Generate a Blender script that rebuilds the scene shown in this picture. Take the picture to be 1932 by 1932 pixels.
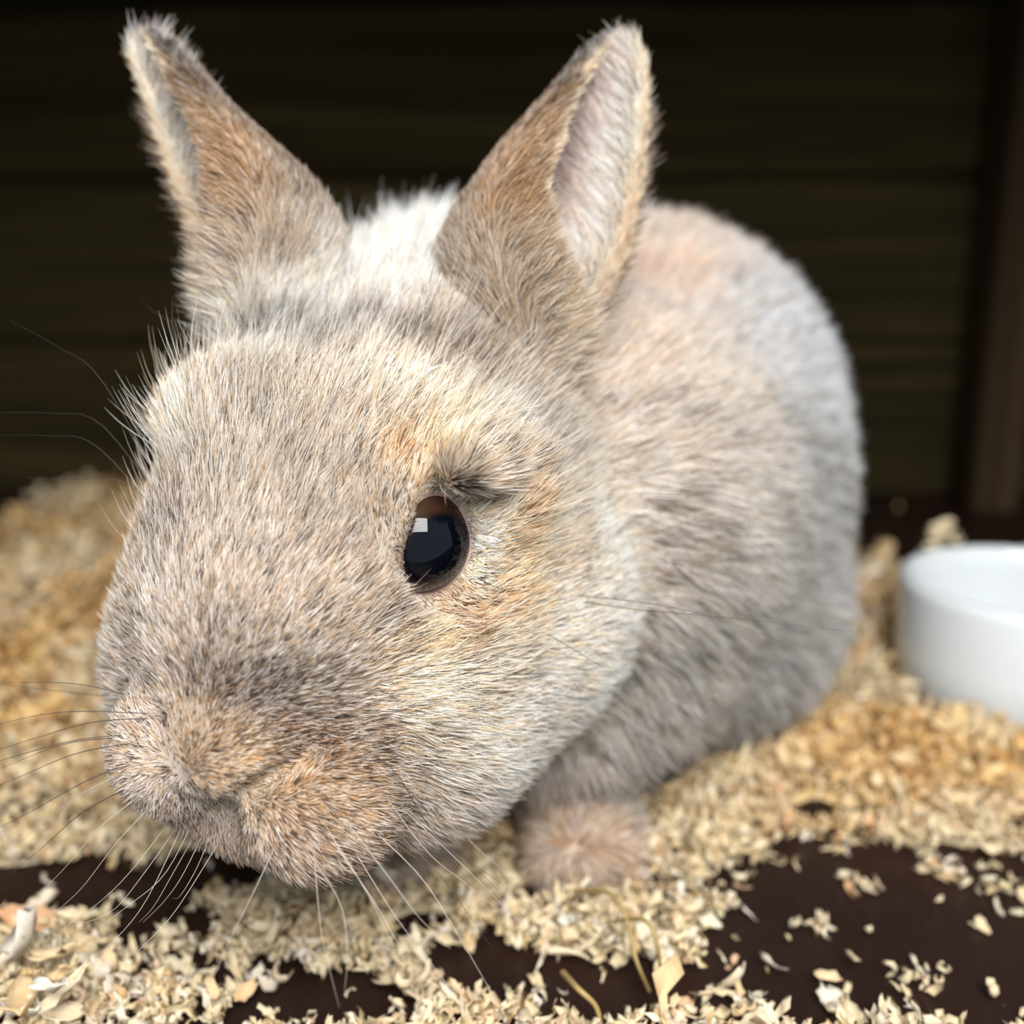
import bpy, bmesh, math
import numpy as np
from mathutils import Vector, Matrix
from mathutils.bvhtree import BVHTree
# all lengths below are written in centimetres; CM turns them into metres on the way out
CM = 0.01
for o in list(bpy.data.objects): bpy.data.objects.remove(o)
scene = bpy.context.scene
col = scene.collection

# ------------------------------------------------------------------ camera
FOV = 50.0; PITCH = 14.0; CAMZ = 14.0
FPX = 966 / math.tan(math.radians(FOV / 2))
cp, sp = math.cos(math.radians(PITCH)), math.sin(math.radians(PITCH))
CAM = np.array([0, 0, CAMZ]); RIGHT = np.array([1., 0, 0]); UP = np.array([0, sp, cp]); FWD = np.array([0, cp, -sp])
cd = bpy.data.cameras.new('camera'); cam = bpy.data.objects.new('camera', cd); col.objects.link(cam)
cam.location = (0, 0, CAMZ * CM); cam.rotation_euler = (math.radians(90 - PITCH), 0, 0)
cd.angle = math.radians(FOV); cd.clip_start = 0.005; cd.clip_end = 20
cd.dof.use_dof = True; cd.dof.focus_distance = 0.173; cd.dof.aperture_fstop = 9.0
cd.sensor_width = 36
scene.camera = cam

# ------------------------------------------------------------------ world and light
w = bpy.data.worlds.new('daylight'); scene.world = w; w.use_nodes = True
w.node_tree.nodes['Background'].inputs[0].default_value = (0.79, 0.90, 1.0, 1)
w.node_tree.nodes['Background'].inputs[1].default_value = 0.72
scene.view_settings.view_transform = 'Standard'; scene.view_settings.look = 'None'
scene.view_settings.exposure = 0.0; scene.view_settings.gamma = 1.0
scene.view_settings.use_curve_mapping = False
scene.cycles.max_bounces = 5; scene.cycles.diffuse_bounces = 3; scene.cycles.glossy_bounces = 2
scene.cycles.transmission_bounces = 4; scene.cycles.transparent_max_bounces = 6
scene.cycles.caustics_reflective = False; scene.cycles.caustics_refractive = False
scene.cycles_curves.shape = 'RIBBONS'; scene.cycles_curves.subdivisions = 2
def area(name, loc, target, sx, sy, power, colour):
    l = bpy.data.lights.new(name, 'AREA'); l.shape = 'RECTANGLE'; l.size = sx * CM; l.size_y = sy * CM
    l.energy = power; l.color = colour
    o = bpy.data.objects.new(name, l); col.objects.link(o); o.location = [c * CM for c in loc]
    d = Vector(target) - Vector(loc); o.rotation_euler = d.to_track_quat('-Z', 'Y').to_euler()
    return o
area('daylight_opening', (7, -25, 50), (0, 22, 7), 34, 31, 8.2, (1.0, 0.99, 0.985))

# ------------------------------------------------------------------ helpers
def at(px, py, depth):                     # a point seen at a pixel, `depth` cm along the view axis
    return CAM + depth * (FWD + RIGHT * (px - 966) / FPX + UP * (966 - py) / FPX)
def proj(P):
    q = np.asarray(P) - CAM; z = q @ FWD
    return 966 + FPX * (q @ RIGHT) / z, 966 - FPX * (q @ UP) / z, z
def on_floor(px, py, z=0.0):
    d = FWD + RIGHT * (px - 966) / FPX + UP * (966 - py) / FPX
    return CAM + d * ((z - CAMZ) / d[2])
def norm(v): return v / np.maximum(np.linalg.norm(v, axis=-1, keepdims=True), 1e-9)
def mesh_np(name, V, F):
    me = bpy.data.meshes.new(name); V = np.asarray(V, np.float32) * CM; F = np.asarray(F, np.int32)
    me.vertices.add(len(V)); me.vertices.foreach_set('co', V.ravel())
    k = F.shape[1]; me.loops.add(F.size); me.loops.foreach_set('vertex_index', F.ravel())
    me.polygons.add(len(F)); me.polygons.foreach_set('loop_start', np.arange(0, F.size, k, dtype=np.int32))
    me.polygons.foreach_set('loop_total', np.full(len(F), k, np.int32))
    me.update(calc_edges=True); me.validate(); return me
def link(name, me, mat=None, parent=None, smooth=True):
    o = bpy.data.objects.new(name, me); col.objects.link(o)
    if mat: me.materials.append(mat)
    if smooth and hasattr(me, 'polygons'): me.polygons.foreach_set('use_smooth', np.ones(len(me.polygons), bool))
    if parent: o.parent = parent
    return o
def tag(o, label=None, cat=None, group=None, kind=None):
    if label: o['label'] = label
    if cat: o['category'] = cat
    if group: o['group'] = group
    if kind: o['kind'] = kind
    return o
def euler(rx, ry, rz):
    return np.array(Matrix.Rotation(math.radians(rz), 3, 'Z') @ Matrix.Rotation(math.radians(ry), 3, 'Y') @ Matrix.Rotation(math.radians(rx), 3, 'X'))

# ------------------------------------------------------------------ rabbit: shape
HR = euler(6, 12, -17); HT = np.array([-2.75, 20.0, 8.35]); HS = 1.08
def hp(x, y, z): return HT + HS * (HR @ np.array([x, y, z], float))        # head space: x to its left, -y to its nose, z up
prims = []                                                                 # (centre, radii, rotation, blend); a negative blend carves
def ell(c, r, R=np.eye(3), k=0.8): prims.append((np.asarray(c, float), np.array(r, float) * np.ones(3), R, k))
def hell(x, y, z, r, k=0.8, rot=(0, 0, 0), mirror=True):
    r = np.array(r, float) * np.ones(3) * HS
    ell(hp(x, y, z), r, HR @ euler(*rot), k)
    if x and mirror: ell(hp(-x, y, z), r, HR @ euler(rot[0], -rot[1], -rot[2]), k)
# body
ell((3.7, 33.0, 8.4), (5.7, 6.2, 5.9))
ell((3.6, 32.0, 5.9), (5.6, 6.0, 5.1), k=1.5)
ell((3.9, 30.0, 3.7), (5.0, 5.0, 3.4), k=1.5)
ell((2.0, 27.5, 7.2), (5.0, 5.3, 5.2), k=1.5)
ell((-1.4, 26.0, 9.95), (3.7, 3.9, 3.95), k=1.5)
ell((0.6, 24.5, 7.6), (4.3, 3.8, 4.6), k=1.5)
ell((0.7, 25.4, 4.0), (4.2, 3.6, 3.0), k=1.2)
# forelegs and paws
for sx in (0, -4.2):
    ell((1.55 + sx, 23.6, 3.0), (1.35, 1.5, 2.4), k=.8)
    ell((1.6 + sx, 22.6, 1.05), (1.25, 1.8, .85), k=.7)
    for i in (-1.5, -.5, .5, 1.5): ell((1.6 + sx + .55 * i, 21.5 + .15 * abs(i), .75), (.36, .75, .55), k=.22)
BODY_PRIMS = len(prims)
# skull, face and muzzle
hell(0, 1.2, 1.0, (3.35, 3.1, 3.0), .5)
hell(0, 2.3, 2.4, (2.5, 2.3, 2.3), .9)
hell(0, -1.0, 1.0, (3.05, 2.6, 2.4), .8)
hell(0, -2.9, -0.1, (2.1, 2.25, 1.9), 1.2)
hell(2.2, 1.2, -1.2, (2.35, 2.8, 2.7), .9)
hell(1.4, -1.0, -.6, (2.0, 2.4, 2.0), .9)
hell(0, -1.0, -1.6, (2.6, 3.0, 2.2), .9)
hell(1.4, -1.5, -1.9, (1.8, 2.3, 2.1), .9)
hell(2.2, -.8, -2.3, (1.55, 2.2, 1.7), .9)
hell(1.32, -3.95, -2.0, (1.25, 1.35, 1.3), .45, mirror=False)
hell(-.80, -4.05, -1.95, (1.2, 1.25, 1.15), .45, mirror=False)
hell(.2, -4.35, -1.0, (1.0, 1.3, 1.0), .5, mirror=False)
hell(.3, -5.1, -1.4, (.55, .5, .5), .4, mirror=False)
hell(.4, -2.8, -2.9, (1.6, 1.6, 1.1), .7)
hell(2.0, -1.0, 2.1, (1.1, 1.5, .95), .6)
# eyes: a lid swelling round the ball, then the almond opening; mouth cleft, nostril slits
EYE = (1.70, -2.25, 1.55); EYE_FAR = (-2.5, -.7, 1.1); EYE_R = .80
AIM = norm_ = np.array([1.0, -.80, .12]); AIM = AIM / np.linalg.norm(AIM)
hell(*EYE, EYE_R + .22, .5, mirror=False)
hell(EYE[0] + .15, EYE[1] + .1, EYE[2] + .75, (.75, .85, .5), .4, mirror=False)
def opening(eye, aim, tilt):
    aim = np.array(aim) / np.linalg.norm(aim); up = np.array([0, 0, 1.]) - aim[2] * aim; up /= np.linalg.norm(up); side = np.cross(up, aim)
    t = math.radians(tilt); u2 = up * math.cos(t) + side * math.sin(t); s2 = side * math.cos(t) - up * math.sin(t)
    ell(hp(*(np.array(eye) + aim * .82)), np.array([.46, .85, .62]) * HS, HR @ np.stack([s2, u2, aim], 1), -.12)
opening(EYE, AIM, 8); opening(EYE_FAR, (-1, -.4, .1), 0)
NX = .46
for t in np.linspace(0, 1, 9): hell(1.95 + .85 * t, -2.75 + 1.5 * t, 2.42 + .12 * t, (.16, .16, .09), -.16, mirror=False)
hell(2.25, -2.0, 2.85, (.55, .75, .36), .3, mirror=False)
hell(NX, -5.35, -2.25, (.05, .5, .3), -.16, mirror=False)
for sg in (1, -1):
    for t in np.linspace(0, 1, 7): hell(NX + sg * (.12 + .78 * t), -5.5 + .62 * t + .1 * t * t, -1.7 + .68 * t, (.09, .26, .07), -.15, mirror=False)
HEADN = None
def sdf_grid(h, lo, hi):
    n = np.ceil((hi - lo) / h).astype(int) + 1
    ax = [lo[i] + h * np.arange(n[i]) for i in range(3)]
    D = np.full(n, 9.0, np.float32)
    for c, r, R, k in prims:
        ext = np.abs(R) @ r + 2.2                                          # box of influence
        s = [slice(max(0, int((c[i] - ext[i] - lo[i]) / h)), min(n[i], int((c[i] + ext[i] - lo[i]) / h) + 2)) for i in range(3)]
        X, Y, Z = np.meshgrid(ax[0][s[0]] - c[0], ax[1][s[1]] - c[1], ax[2][s[2]] - c[2], indexing='ij')
        P = np.stack([X, Y, Z], -1).astype(np.float32) @ R.astype(np.float32)
        a = np.linalg.norm(P / r.astype(np.float32), axis=-1); b = np.linalg.norm(P / (r * r).astype(np.float32), axis=-1) + 1e-4
        d = a * (a - 1) / b
        e = D[tuple(s)]
        if k < 0:
            d = -d; k = -k; hh = np.clip(.5 - .5 * (e - d) / k, 0, 1)
            D[tuple(s)] = e * (1 - hh) + d * hh + k * hh * (1 - hh); continue
        hh = np.clip(.5 + .5 * (e - d) / k, 0, 1)
        D[tuple(s)] = e * (1 - hh) + d * hh - k * hh * (1 - hh)
    return D, n
def surface_nets(D, lo, h):
    S = D < 0
    c = [D[i:D.shape[0] - 1 + i, j:D.shape[1] - 1 + j, k:D.shape[2] - 1 + k] for i in (0, 1) for j in (0, 1) for k in (0, 1)]
    sc = sum((x < 0).astype(np.int8) for x in c); act = (sc > 0) & (sc < 8)
    idx = np.argwhere(act); ids = -np.ones(act.shape, np.int64); ids[act] = np.arange(len(idx))
    v = np.stack([x[act] for x in c], 1); off = np.array([(i, j, k) for i in (0, 1) for j in (0, 1) for k in (0, 1)], float)
    acc = np.zeros((len(idx), 3)); cnt = np.zeros(len(idx))
    for a in range(8):
        for b in range(a + 1, 8):
            if np.abs(off[a] - off[b]).sum() != 1: continue
            m = (v[:, a] < 0) != (v[:, b] < 0); t = np.where(m, v[:, a] / np.where(m, v[:, a] - v[:, b], 1), 0)
            acc += np.where(m[:, None], off[a] + t[:, None] * (off[b] - off[a]), 0); cnt += m
    V = lo + h * (idx + acc / cnt[:, None]); F = []
    for ax in range(3):
        o1, o2 = [(1, 2), (2, 0), (0, 1)][ax]
        s0 = [slice(1, -1)] * 3; s0[ax] = slice(0, -1); s1 = list(s0); s1[ax] = slice(1, None)
        A, B = S[tuple(s0)], S[tuple(s1)]
        for flip, m in ((0, A & ~B), (1, ~A & B)):
            q = np.argwhere(m); base = q + 1; base[:, ax] -= 1
            e1 = np.zeros(3, int); e1[o1] = 1; e2 = np.zeros(3, int); e2[o2] = 1
            f = np.stack([ids[tuple((base - x).T)] for x in (e1 + e2, e2, 0 * e1, e1)], 1)
            F.append(f[:, ::-1] if flip else f)
    F = np.concatenate(F); F = F[(F >= 0).all(1)]
    return V, F
# ears: a rolled leaf given by its left and right edge (pixels at a depth), and where the opening sits on the roll
EARS = {
 'left': dict(rows=[((1152, 62), (1212, 70)), ((1112, 90), (1226, 108)), ((1022, 200), (1232, 210)), ((938, 300), (1226, 330)), ((872, 400), (1203, 440)), ((835, 500), (1160, 535)), ((832, 600), (1115, 635)), ((870, 720), (1060, 750))],
              depth=[21.6, 21.5, 21.3, 21.1, 20.9, 20.8, 20.8, 20.8], near=[-130, -124, -116, -104, -97, -78, -45, -12], far=20, flat=.8),
 'right': dict(rows=[((236, 80), (298, 62)), ((230, 100), (332, 78)), ((262, 190), (420, 188)), ((292, 300), (508, 274)), ((330, 400), (582, 350)), ((372, 500), (625, 440)), ((405, 590), (630, 540)), ((440, 690), (620, 650))],
              depth=[21.6, 21.5, 21.3, 21.1, 20.9, 20.8, 20.8, 20.8], near=[-85, -84, -86, -92, -102, -118, -145, -180], far=-205, flat=.8),
}
def catmull(P, n):
    P = np.asarray(P, float); P = np.vstack([2 * P[0] - P[1], P, 2 * P[-1] - P[-2]]); out = []
    m = len(P) - 3
    for t in np.linspace(0, m, n):
        i = min(int(t), m - 1); u = t - i; a, b, c, d = P[i:i + 4]
        out.append(.5 * (2 * b + (c - a) * u + (2 * a - 5 * b + 4 * c - d) * u * u + (3 * b - a - 3 * c + d) * u ** 3))
    return np.array(out)
def ear_surface(e, nu=46, nv=40):
    L = np.array([at(*r[0], d) for r, d in zip(e['rows'], e['depth'])]); Rr = np.array([at(*r[1], d) for r, d in zip(e['rows'], e['depth'])])
    L = catmull(L, nu); Rr = catmull(Rr, nu); ctr = (L + Rr) / 2; half = (Rr - L) / 2; rad = np.linalg.norm(half, axis=1)
    ax = norm(np.gradient(ctr, axis=0) * -1); side = norm(half); back = norm(np.cross(ax, side))
    back *= np.sign((back @ FWD))[:, None]
    near = np.interp(np.linspace(0, 7, nu), np.arange(8), e['near']); far = e['far'] + (0 if e['far'] < 0 else -360)
    G = np.zeros((nu, nv, 3)); span = np.linspace(0, 1, nv)
    for i in range(nu):
        if e['far'] > 0: ang = np.radians(near[i] + (far - near[i]) * span)
        else: ang = np.radians(near[i] + (far + 360 - near[i]) * span)
        u = i / (nu - 1); fl = e['flat'] * (0.45 + .55 * min(1, u * 2.2))
        G[i] = ctr[i] + (rad[i] - .10) * (np.cos(ang)[:, None] * side[i] + fl * np.sin(ang)[:, None] * back[i])
    # normals pointing outward of the roll
    N = norm(G - ctr[:, None, :])
    return G, N, ctr, ax
def ear_solid(e, th=.27):
    G, N, ctr, ax = ear_surface(e); nu, nv, _ = G.shape
    wv = np.sqrt(np.clip(1 - (np.linspace(-1, 1, nv)) ** 6, .4, 1))[None, :, None]
    A = G + N * th * .5 * wv; B = G - N * th * .5 * wv
    V = np.concatenate([A.reshape(-1, 3), B.reshape(-1, 3)]); n = nu * nv
    i, j = np.meshgrid(np.arange(nu - 1), np.arange(nv - 1), indexing='ij'); a = (i * nv + j).ravel()
    F = [np.stack([a, a + 1, a + nv + 1, a + nv], 1), np.stack([a, a + nv, a + nv + 1, a + 1], 1) + n]
    def strip(s): s = np.array(s); F.append(np.stack([s[:-1], s[:-1] + n, s[1:] + n, s[1:]], 1))
    strip(np.arange(nv)); strip(np.arange(nv)[::-1] + (nu - 1) * nv)
    strip((np.arange(nu) * nv)[::-1]); strip(np.arange(nu) * nv + nv - 1)
    return V, np.concatenate(F)

def build_body():
    h = .14; lo = np.array([-9., 11, -.4]); hi = np.array([12.5, 41.5, 16.5])
    D, n = sdf_grid(h, lo, hi); D += .12                                   # the coat covers the last millimetre
    V, F = surface_nets(D, lo, h)
    off = len(V); Vs, Fs = [V], [F]
    for e in EARS.values():
        v, f = ear_solid(e); Vs.append(v); Fs.append(f + off); off += len(v)
    me = mesh_np('rabbit_skin', np.concatenate(Vs), np.concatenate(Fs))
    o = bpy.data.objects.new('tmp', me); col.objects.link(o)
    m = o.modifiers.new('r', 'REMESH'); m.mode = 'VOXEL'; m.voxel_size = .09 * CM
    s = o.modifiers.new('s', 'SMOOTH'); s.factor = .5; s.iterations = 4
    dg = bpy.context.evaluated_depsgraph_get(); ev = o.evaluated_get(dg)
    out = bpy.data.meshes.new_from_object(ev); bpy.data.objects.remove(o)
    return out
def mat_simple(name, c, rough=.6):
    m = bpy.data.materials.new(name); m.use_nodes = True; b = m.node_tree.nodes['Principled BSDF']
    b.inputs['Base Color'].default_value = (*c, 1); b.inputs['Roughness'].default_value = rough
    return m

def lin(c):
    c = np.asarray(c, float) / 255
    return np.where(c <= .04045, c / 12.92, ((c + .055) / 1.055) ** 2.4)
def nodes(name):
    m = bpy.data.materials.new(name); m.use_nodes = True; nt = m.node_tree
    return m, nt, nt.nodes['Principled BSDF']
def N(nt, kind, **kw):
    n = nt.nodes.new(kind)
    for k, v in kw.items():
        if k.startswith('i_'): n.inputs[k[2:].replace('_', ' ')].default_value = v
        else: setattr(n, k, v)
    return n
def ramp(nt, stops, fac):
    r = nt.nodes.new('ShaderNodeValToRGB'); e = r.color_ramp.elements
    while len(e) < len(stops): e.new(.5)
    for x, (p, c) in zip(e, stops): x.position = p; x.color = (*c, 1)
    nt.links.new(fac, r.inputs[0]); return r.outputs[0]

# ------------------------------------------------------------------ setting: the inside of a dark wooden hutch
def box(lo, hi, bev=0.0):
    bm = bmesh.new(); bmesh.ops.create_cube(bm, size=1)
    for v in bm.verts: v.co = Vector([(lo[i] + hi[i]) / 2 + v.co[i] * (hi[i] - lo[i]) for i in range(3)]) * CM
    if bev: bmesh.ops.bevel(bm, geom=bm.edges[:], offset=bev * CM, segments=2, affect='EDGES', profile=.5)
    return bm
def bm_obj(name, bm, m, parent=None, smooth=False):
    me = bpy.data.meshes.new(name); bm.to_mesh(me); bm.free(); return link(name, me, m, parent, smooth)
def wood(name, c0, c1, scale=(3, 60, 60), rough=.6):
    m, nt, b = nodes(name); tc = N(nt, 'ShaderNodeTexCoord'); mp = N(nt, 'ShaderNodeMapping'); mp.inputs['Scale'].default_value = scale
    oi = N(nt, 'ShaderNodeObjectInfo'); nt.links.new(tc.outputs['Object'], mp.inputs[0]); nt.links.new(oi.outputs['Random'], mp.inputs['Location'])
    n = N(nt, 'ShaderNodeTexNoise', i_Scale=1.5, i_Detail=5.0, i_Distortion=.6); nt.links.new(mp.outputs[0], n.inputs[0])
    nt.links.new(ramp(nt, [(.35, c0), (.7, c1)], n.outputs[0]), b.inputs['Base Color'])
    bp = N(nt, 'ShaderNodeBump', i_Strength=.3, i_Distance=.0006); nt.links.new(n.outputs[0], bp.inputs['Height']); nt.links.new(bp.outputs[0], b.inputs['Normal'])
    b.inputs['Roughness'].default_value = .85; b.inputs['Specular IOR Level'].default_value = .06
    return m
M_WALL = wood('dark_stained_wood', (.020, .015, .006), (.050, .036, .014))
M_POST = wood('brown_post_wood', (.03, .019, .010), (.06, .037, .02), (60, 60, 3))
m, nt, b = nodes('brown_laminate'); M_FLOOR = m
tc = N(nt, 'ShaderNodeTexCoord'); n = N(nt, 'ShaderNodeTexNoise', i_Scale=14.0, i_Detail=6.0); nt.links.new(tc.outputs['Object'], n.inputs[0])
n2 = N(nt, 'ShaderNodeTexVoronoi', i_Scale=330.0); nt.links.new(tc.outputs['Object'], n2.inputs[0])
base = ramp(nt, [(.3, (.014, .0065, .005)), (.75, (.025, .012, .009))], n.outputs[0])
dust = ramp(nt, [(.0, (1, 1, 1)), (.13, (0, 0, 0))], n2.outputs['Distance'])
thin = N(nt, 'ShaderNodeTexNoise', i_Scale=60.0, i_Detail=2.0); nt.links.new(tc.outputs['Object'], thin.inputs[0])
dm = N(nt, 'ShaderNodeMath', operation='MULTIPLY'); nt.links.new(dust, dm.inputs[0]); nt.links.new(ramp(nt, [(.5, (0, 0, 0)), (.7, (.5, .5, .5))], thin.outputs[0]), dm.inputs[1])
mx = N(nt, 'ShaderNodeMix', data_type='RGBA'); nt.links.new(dm.outputs[0], mx.inputs[0]); nt.links.new(base, mx.inputs[6]); mx.inputs[7].default_value = (.28, .2, .14, 1)
nt.links.new(mx.outputs[2], b.inputs['Base Color']); b.inputs['Roughness'].default_value = .38; b.inputs['Specular IOR Level'].default_value = .2
def structure(o): o['kind'] = 'structure'; return o
WALLY = 60
structure(bm_obj('floor', box((-40, 4, -1.6), (46, WALLY + 3, 0)), M_FLOOR))
wb = structure(bm_obj('wall_back', box((-40, WALLY + 1.6, 0), (46, WALLY + 3, 32)), M_WALL))
rng = np.random.default_rng(7)
z = 0.0; k = 0
while z < 31:
    h = 8.6
    zt = min(z + h - .2, 31.9)
    if zt - z > 1: bm_obj('plank', box((-39.9, WALLY + rng.uniform(-.15, .15), z + .02), (45.9, WALLY + 1.65, zt), .2), M_WALL, wb)
    z += h
structure(bm_obj('wall_left', box((-41.5, 10, 0), (-40, WALLY + 3, 32)), M_WALL))
structure(bm_obj('wall_right', box((46, 10, 0), (47.5, WALLY + 3, 32)), M_WALL))
structure(bm_obj('ceiling', box((-41.5, 14, 32), (47.5, WALLY + 3, 33.5)), M_WALL))  # unseen; height and front edge set to keep the back wall in shade
structure(bm_obj('trim_1', box((24.0, 55.5, 0), (26.4, 58.2, 31.9), .25), M_POST))

# ------------------------------------------------------------------ bedding
M_SHAVE, nt, b = nodes('pale_wood_shaving')
oi = N(nt, 'ShaderNodeAttribute', attribute_name='tone'); oi2 = N(nt, 'ShaderNodeObjectInfo')
ad = N(nt, 'ShaderNodeMath', operation='ADD'); nt.links.new(oi.outputs['Fac'], ad.inputs[0]); nt.links.new(oi2.outputs['Random'], ad.inputs[1])
fr = N(nt, 'ShaderNodeMath', operation='FRACT'); nt.links.new(ad.outputs[0], fr.inputs[0])
am = N(nt, 'ShaderNodeAttribute', attribute_name='amber')
cr = ramp(nt, [(.0, (.90, .79, .56)), (.3, (.87, .71, .44)), (.55, (.92, .84, .65)), (.78, (.85, .62, .33)), (.93, (.93, .88, .77)), (1.0, (.78, .45, .22))], fr.outputs[0])
tc = N(nt, 'ShaderNodeTexCoord'); mp = N(nt, 'ShaderNodeMapping'); mp.inputs['Scale'].default_value = (1, .12, 1); nt.links.new(tc.outputs['Object'], mp.inputs[0])
gn = N(nt, 'ShaderNodeTexNoise', i_Scale=900.0, i_Detail=2.0); nt.links.new(mp.outputs[0], gn.inputs[0])
mu = N(nt, 'ShaderNodeMix', data_type='RGBA', blend_type='MULTIPLY'); mu.inputs[0].default_value = .5; nt.links.new(cr, mu.inputs[6])
nt.links.new(ramp(nt, [(.3, (.75, .70, .62)), (.65, (1, 1, 1))], gn.outputs[0]), mu.inputs[7])
am2 = N(nt, 'ShaderNodeMix', data_type='RGBA', blend_type='MULTIPLY'); nt.links.new(am.outputs['Fac'], am2.inputs[0]); nt.links.new(mu.outputs[2], am2.inputs[6]); am2.inputs[7].default_value = (1.0, .80, .50, 1); mu = am2
nt.links.new(mu.outputs[2], b.inputs['Base Color']); b.inputs['Roughness'].default_value = .7; b.inputs['Specular IOR Level'].default_value = .2
tr = N(nt, 'ShaderNodeBsdfTranslucent'); nt.links.new(mu.outputs[2], tr.inputs[0]); ms = N(nt, 'ShaderNodeMixShader'); ms.inputs[0].default_value = .3
nt.links.new(b.outputs[0], ms.inputs[1]); nt.links.new(tr.outputs[0], ms.inputs[2]); nt.links.new(ms.outputs[0], nt.nodes['Material Output'].inputs[0])

def flake(r, L, Wd, curl, twist, nl=6, nw=3, jag=.25):
    """a curled strip of wood: (nl x nw) grid, length along y"""
    t = np.linspace(-.5, .5, nl); wv = np.linspace(-.5, .5, nw)
    prof = (1 - .5 * np.abs(t * 2) ** 3) * (1 + r.normal(0, jag, nl)); P = np.zeros((nl, nw, 3))
    ang = curl * t; Rr = L / max(abs(curl), .05)
    for j, q in enumerate(wv):
        x = q * Wd * prof + r.normal(0, .03 * L, nl); tw = twist * t + q * .8
        y = Rr * np.sin(ang) + r.normal(0, .07 * L, 1); zz = Rr * (1 - np.cos(ang)) + Wd * .6 * q * q
        P[:, j] = np.stack([x * np.cos(tw) - zz * np.sin(tw) * .3, y, zz + x * np.sin(tw)], 1)
    P += r.normal(0, .012 * L, P.shape)
    return P.reshape(-1, 3)
def grid_faces(nl, nw):
    i, j = np.meshgrid(np.arange(nl - 1), np.arange(nw - 1), indexing='ij'); a = (i * nw + j).ravel()
    return np.stack([a, a + 1, a + nw + 1, a + nw], 1)
def rand_rot(r, n, up=1.0):
    q = r.normal(size=(n, 4)); q[:, 1:3] *= up; q /= np.linalg.norm(q, axis=1)[:, None]
    w_, x, y, z_ = q.T
    return np.stack([1 - 2 * (y * y + z_ * z_), 2 * (x * y - z_ * w_), 2 * (x * z_ + y * w_), 2 * (x * y + z_ * w_), 1 - 2 * (x * x + z_ * z_), 2 * (y * z_ - x * w_), 2 * (x * z_ - y * w_), 2 * (y * z_ + x * w_), 1 - 2 * (x * x + y * y)], 1).reshape(-1, 3, 3)
def vnoise(P, s, seed=0):                                                   # smooth 2-D value noise in numpy
    g = np.random.default_rng(seed).random((256, 256)); q = np.asarray(P)[:, :2] / s + 100; i = np.floor(q).astype(int); f = q - i; f = f * f * (3 - 2 * f)
    a, b_, c, d = [g[(i[:, 0] + dx) % 256, (i[:, 1] + dy) % 256] for dx, dy in ((0, 0), (1, 0), (0, 1), (1, 1))]
    return (a * (1 - f[:, 0]) + b_ * f[:, 0]) * (1 - f[:, 1]) + (c * (1 - f[:, 0]) + d * f[:, 0]) * f[:, 1]
# bare patches of floor (pixel centre, pixel radii) become ellipses on the floor itself
BARE = [(60, 1690, 170, 45), (230, 1690, 210, 60), (420, 1650, 130, 60), (300, 1770, 100, 50), (640, 1905, 190, 45), (900, 1850, 120, 60), (790, 1765, 70, 28), (1010, 1890, 100, 60),
        (1180, 1890, 190, 60), (1470, 1800, 130, 65), (1450, 1690, 150, 50), (1600, 1640, 140, 45), (1700, 1760, 330, 110), (1850, 1850, 250, 110), (1560, 1880, 250, 90), (1560, 1545, 80, 28), (1880, 1660, 90, 30), (450, 1870, 120, 30)]
def bare_amount(P):
    o = np.zeros(len(P))
    for px, py, rx, ry in BARE:
        c = on_floor(px, py); ex = on_floor(px + rx, py)[0] - c[0]; ey = abs(on_floor(px, py - ry)[1] - on_floor(px, py + ry)[1]) / 2
        o = np.maximum(o, 1.25 - np.sqrt(((P[:, 0] - c[0]) / ex) ** 2 + ((P[:, 1] - c[1]) / ey) ** 2))
    far = np.clip((P[:, 1] - 43) / 8, 0, 1) * np.clip((P[:, 0] - 5) / 3, 0, 1) + np.clip((-P[:, 0] - 24) / 4, 0, 1) * np.clip((P[:, 1] - 45) / 6, 0, 1)
    o = np.maximum(o, far * 1.1)
    return o + (vnoise(P, 1.1, 3) - .5) * .55 + (vnoise(P, .45, 4) - .5) * .3
BOWL = np.array([16.2, 32.5]); BOWL_R = 4.0; BOWL_H = 3.75
def bed_height(P):
    x, y = P[:, 0], P[:, 1]
    h = .25 + .55 * np.clip((y - 23) / 12, 0, 1) - .35 * np.clip((y - 40) / 12, 0, 1)
    h += 1.2 * np.exp(-(((x + 13) / 7) ** 2 + ((y - 40) / 9) ** 2)) + 1.0 * np.exp(-(((x - 11) / 4) ** 2 + ((y - 41) / 5) ** 2))
    h += .6 * np.exp(-(((x - 9.5) / 3.5) ** 2 + ((y - 28) / 3) ** 2))
    h += (vnoise(P, 3.5, 1) - .5) * .9 * np.clip((y - 20) / 8, .2, 1) + (vnoise(P, 1.2, 2) - .5) * .5
    r = np.hypot(x - BOWL[0], y - BOWL[1]); h *= np.clip((r - BOWL_R * .8) / 2.0, .12, 1)
    return np.clip(h, .05, 9) * np.clip((.32 - bare_amount(P)) * 2.4, 0, 1)
def amber_at(P): return np.clip((P[:, 1] - 21) / 5, 0, 1) * np.clip((vnoise(P, 2.6, 9) - .25) * 1.9, .12, 1)      # warm glow further back, put into the shaving colour in patches
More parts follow.
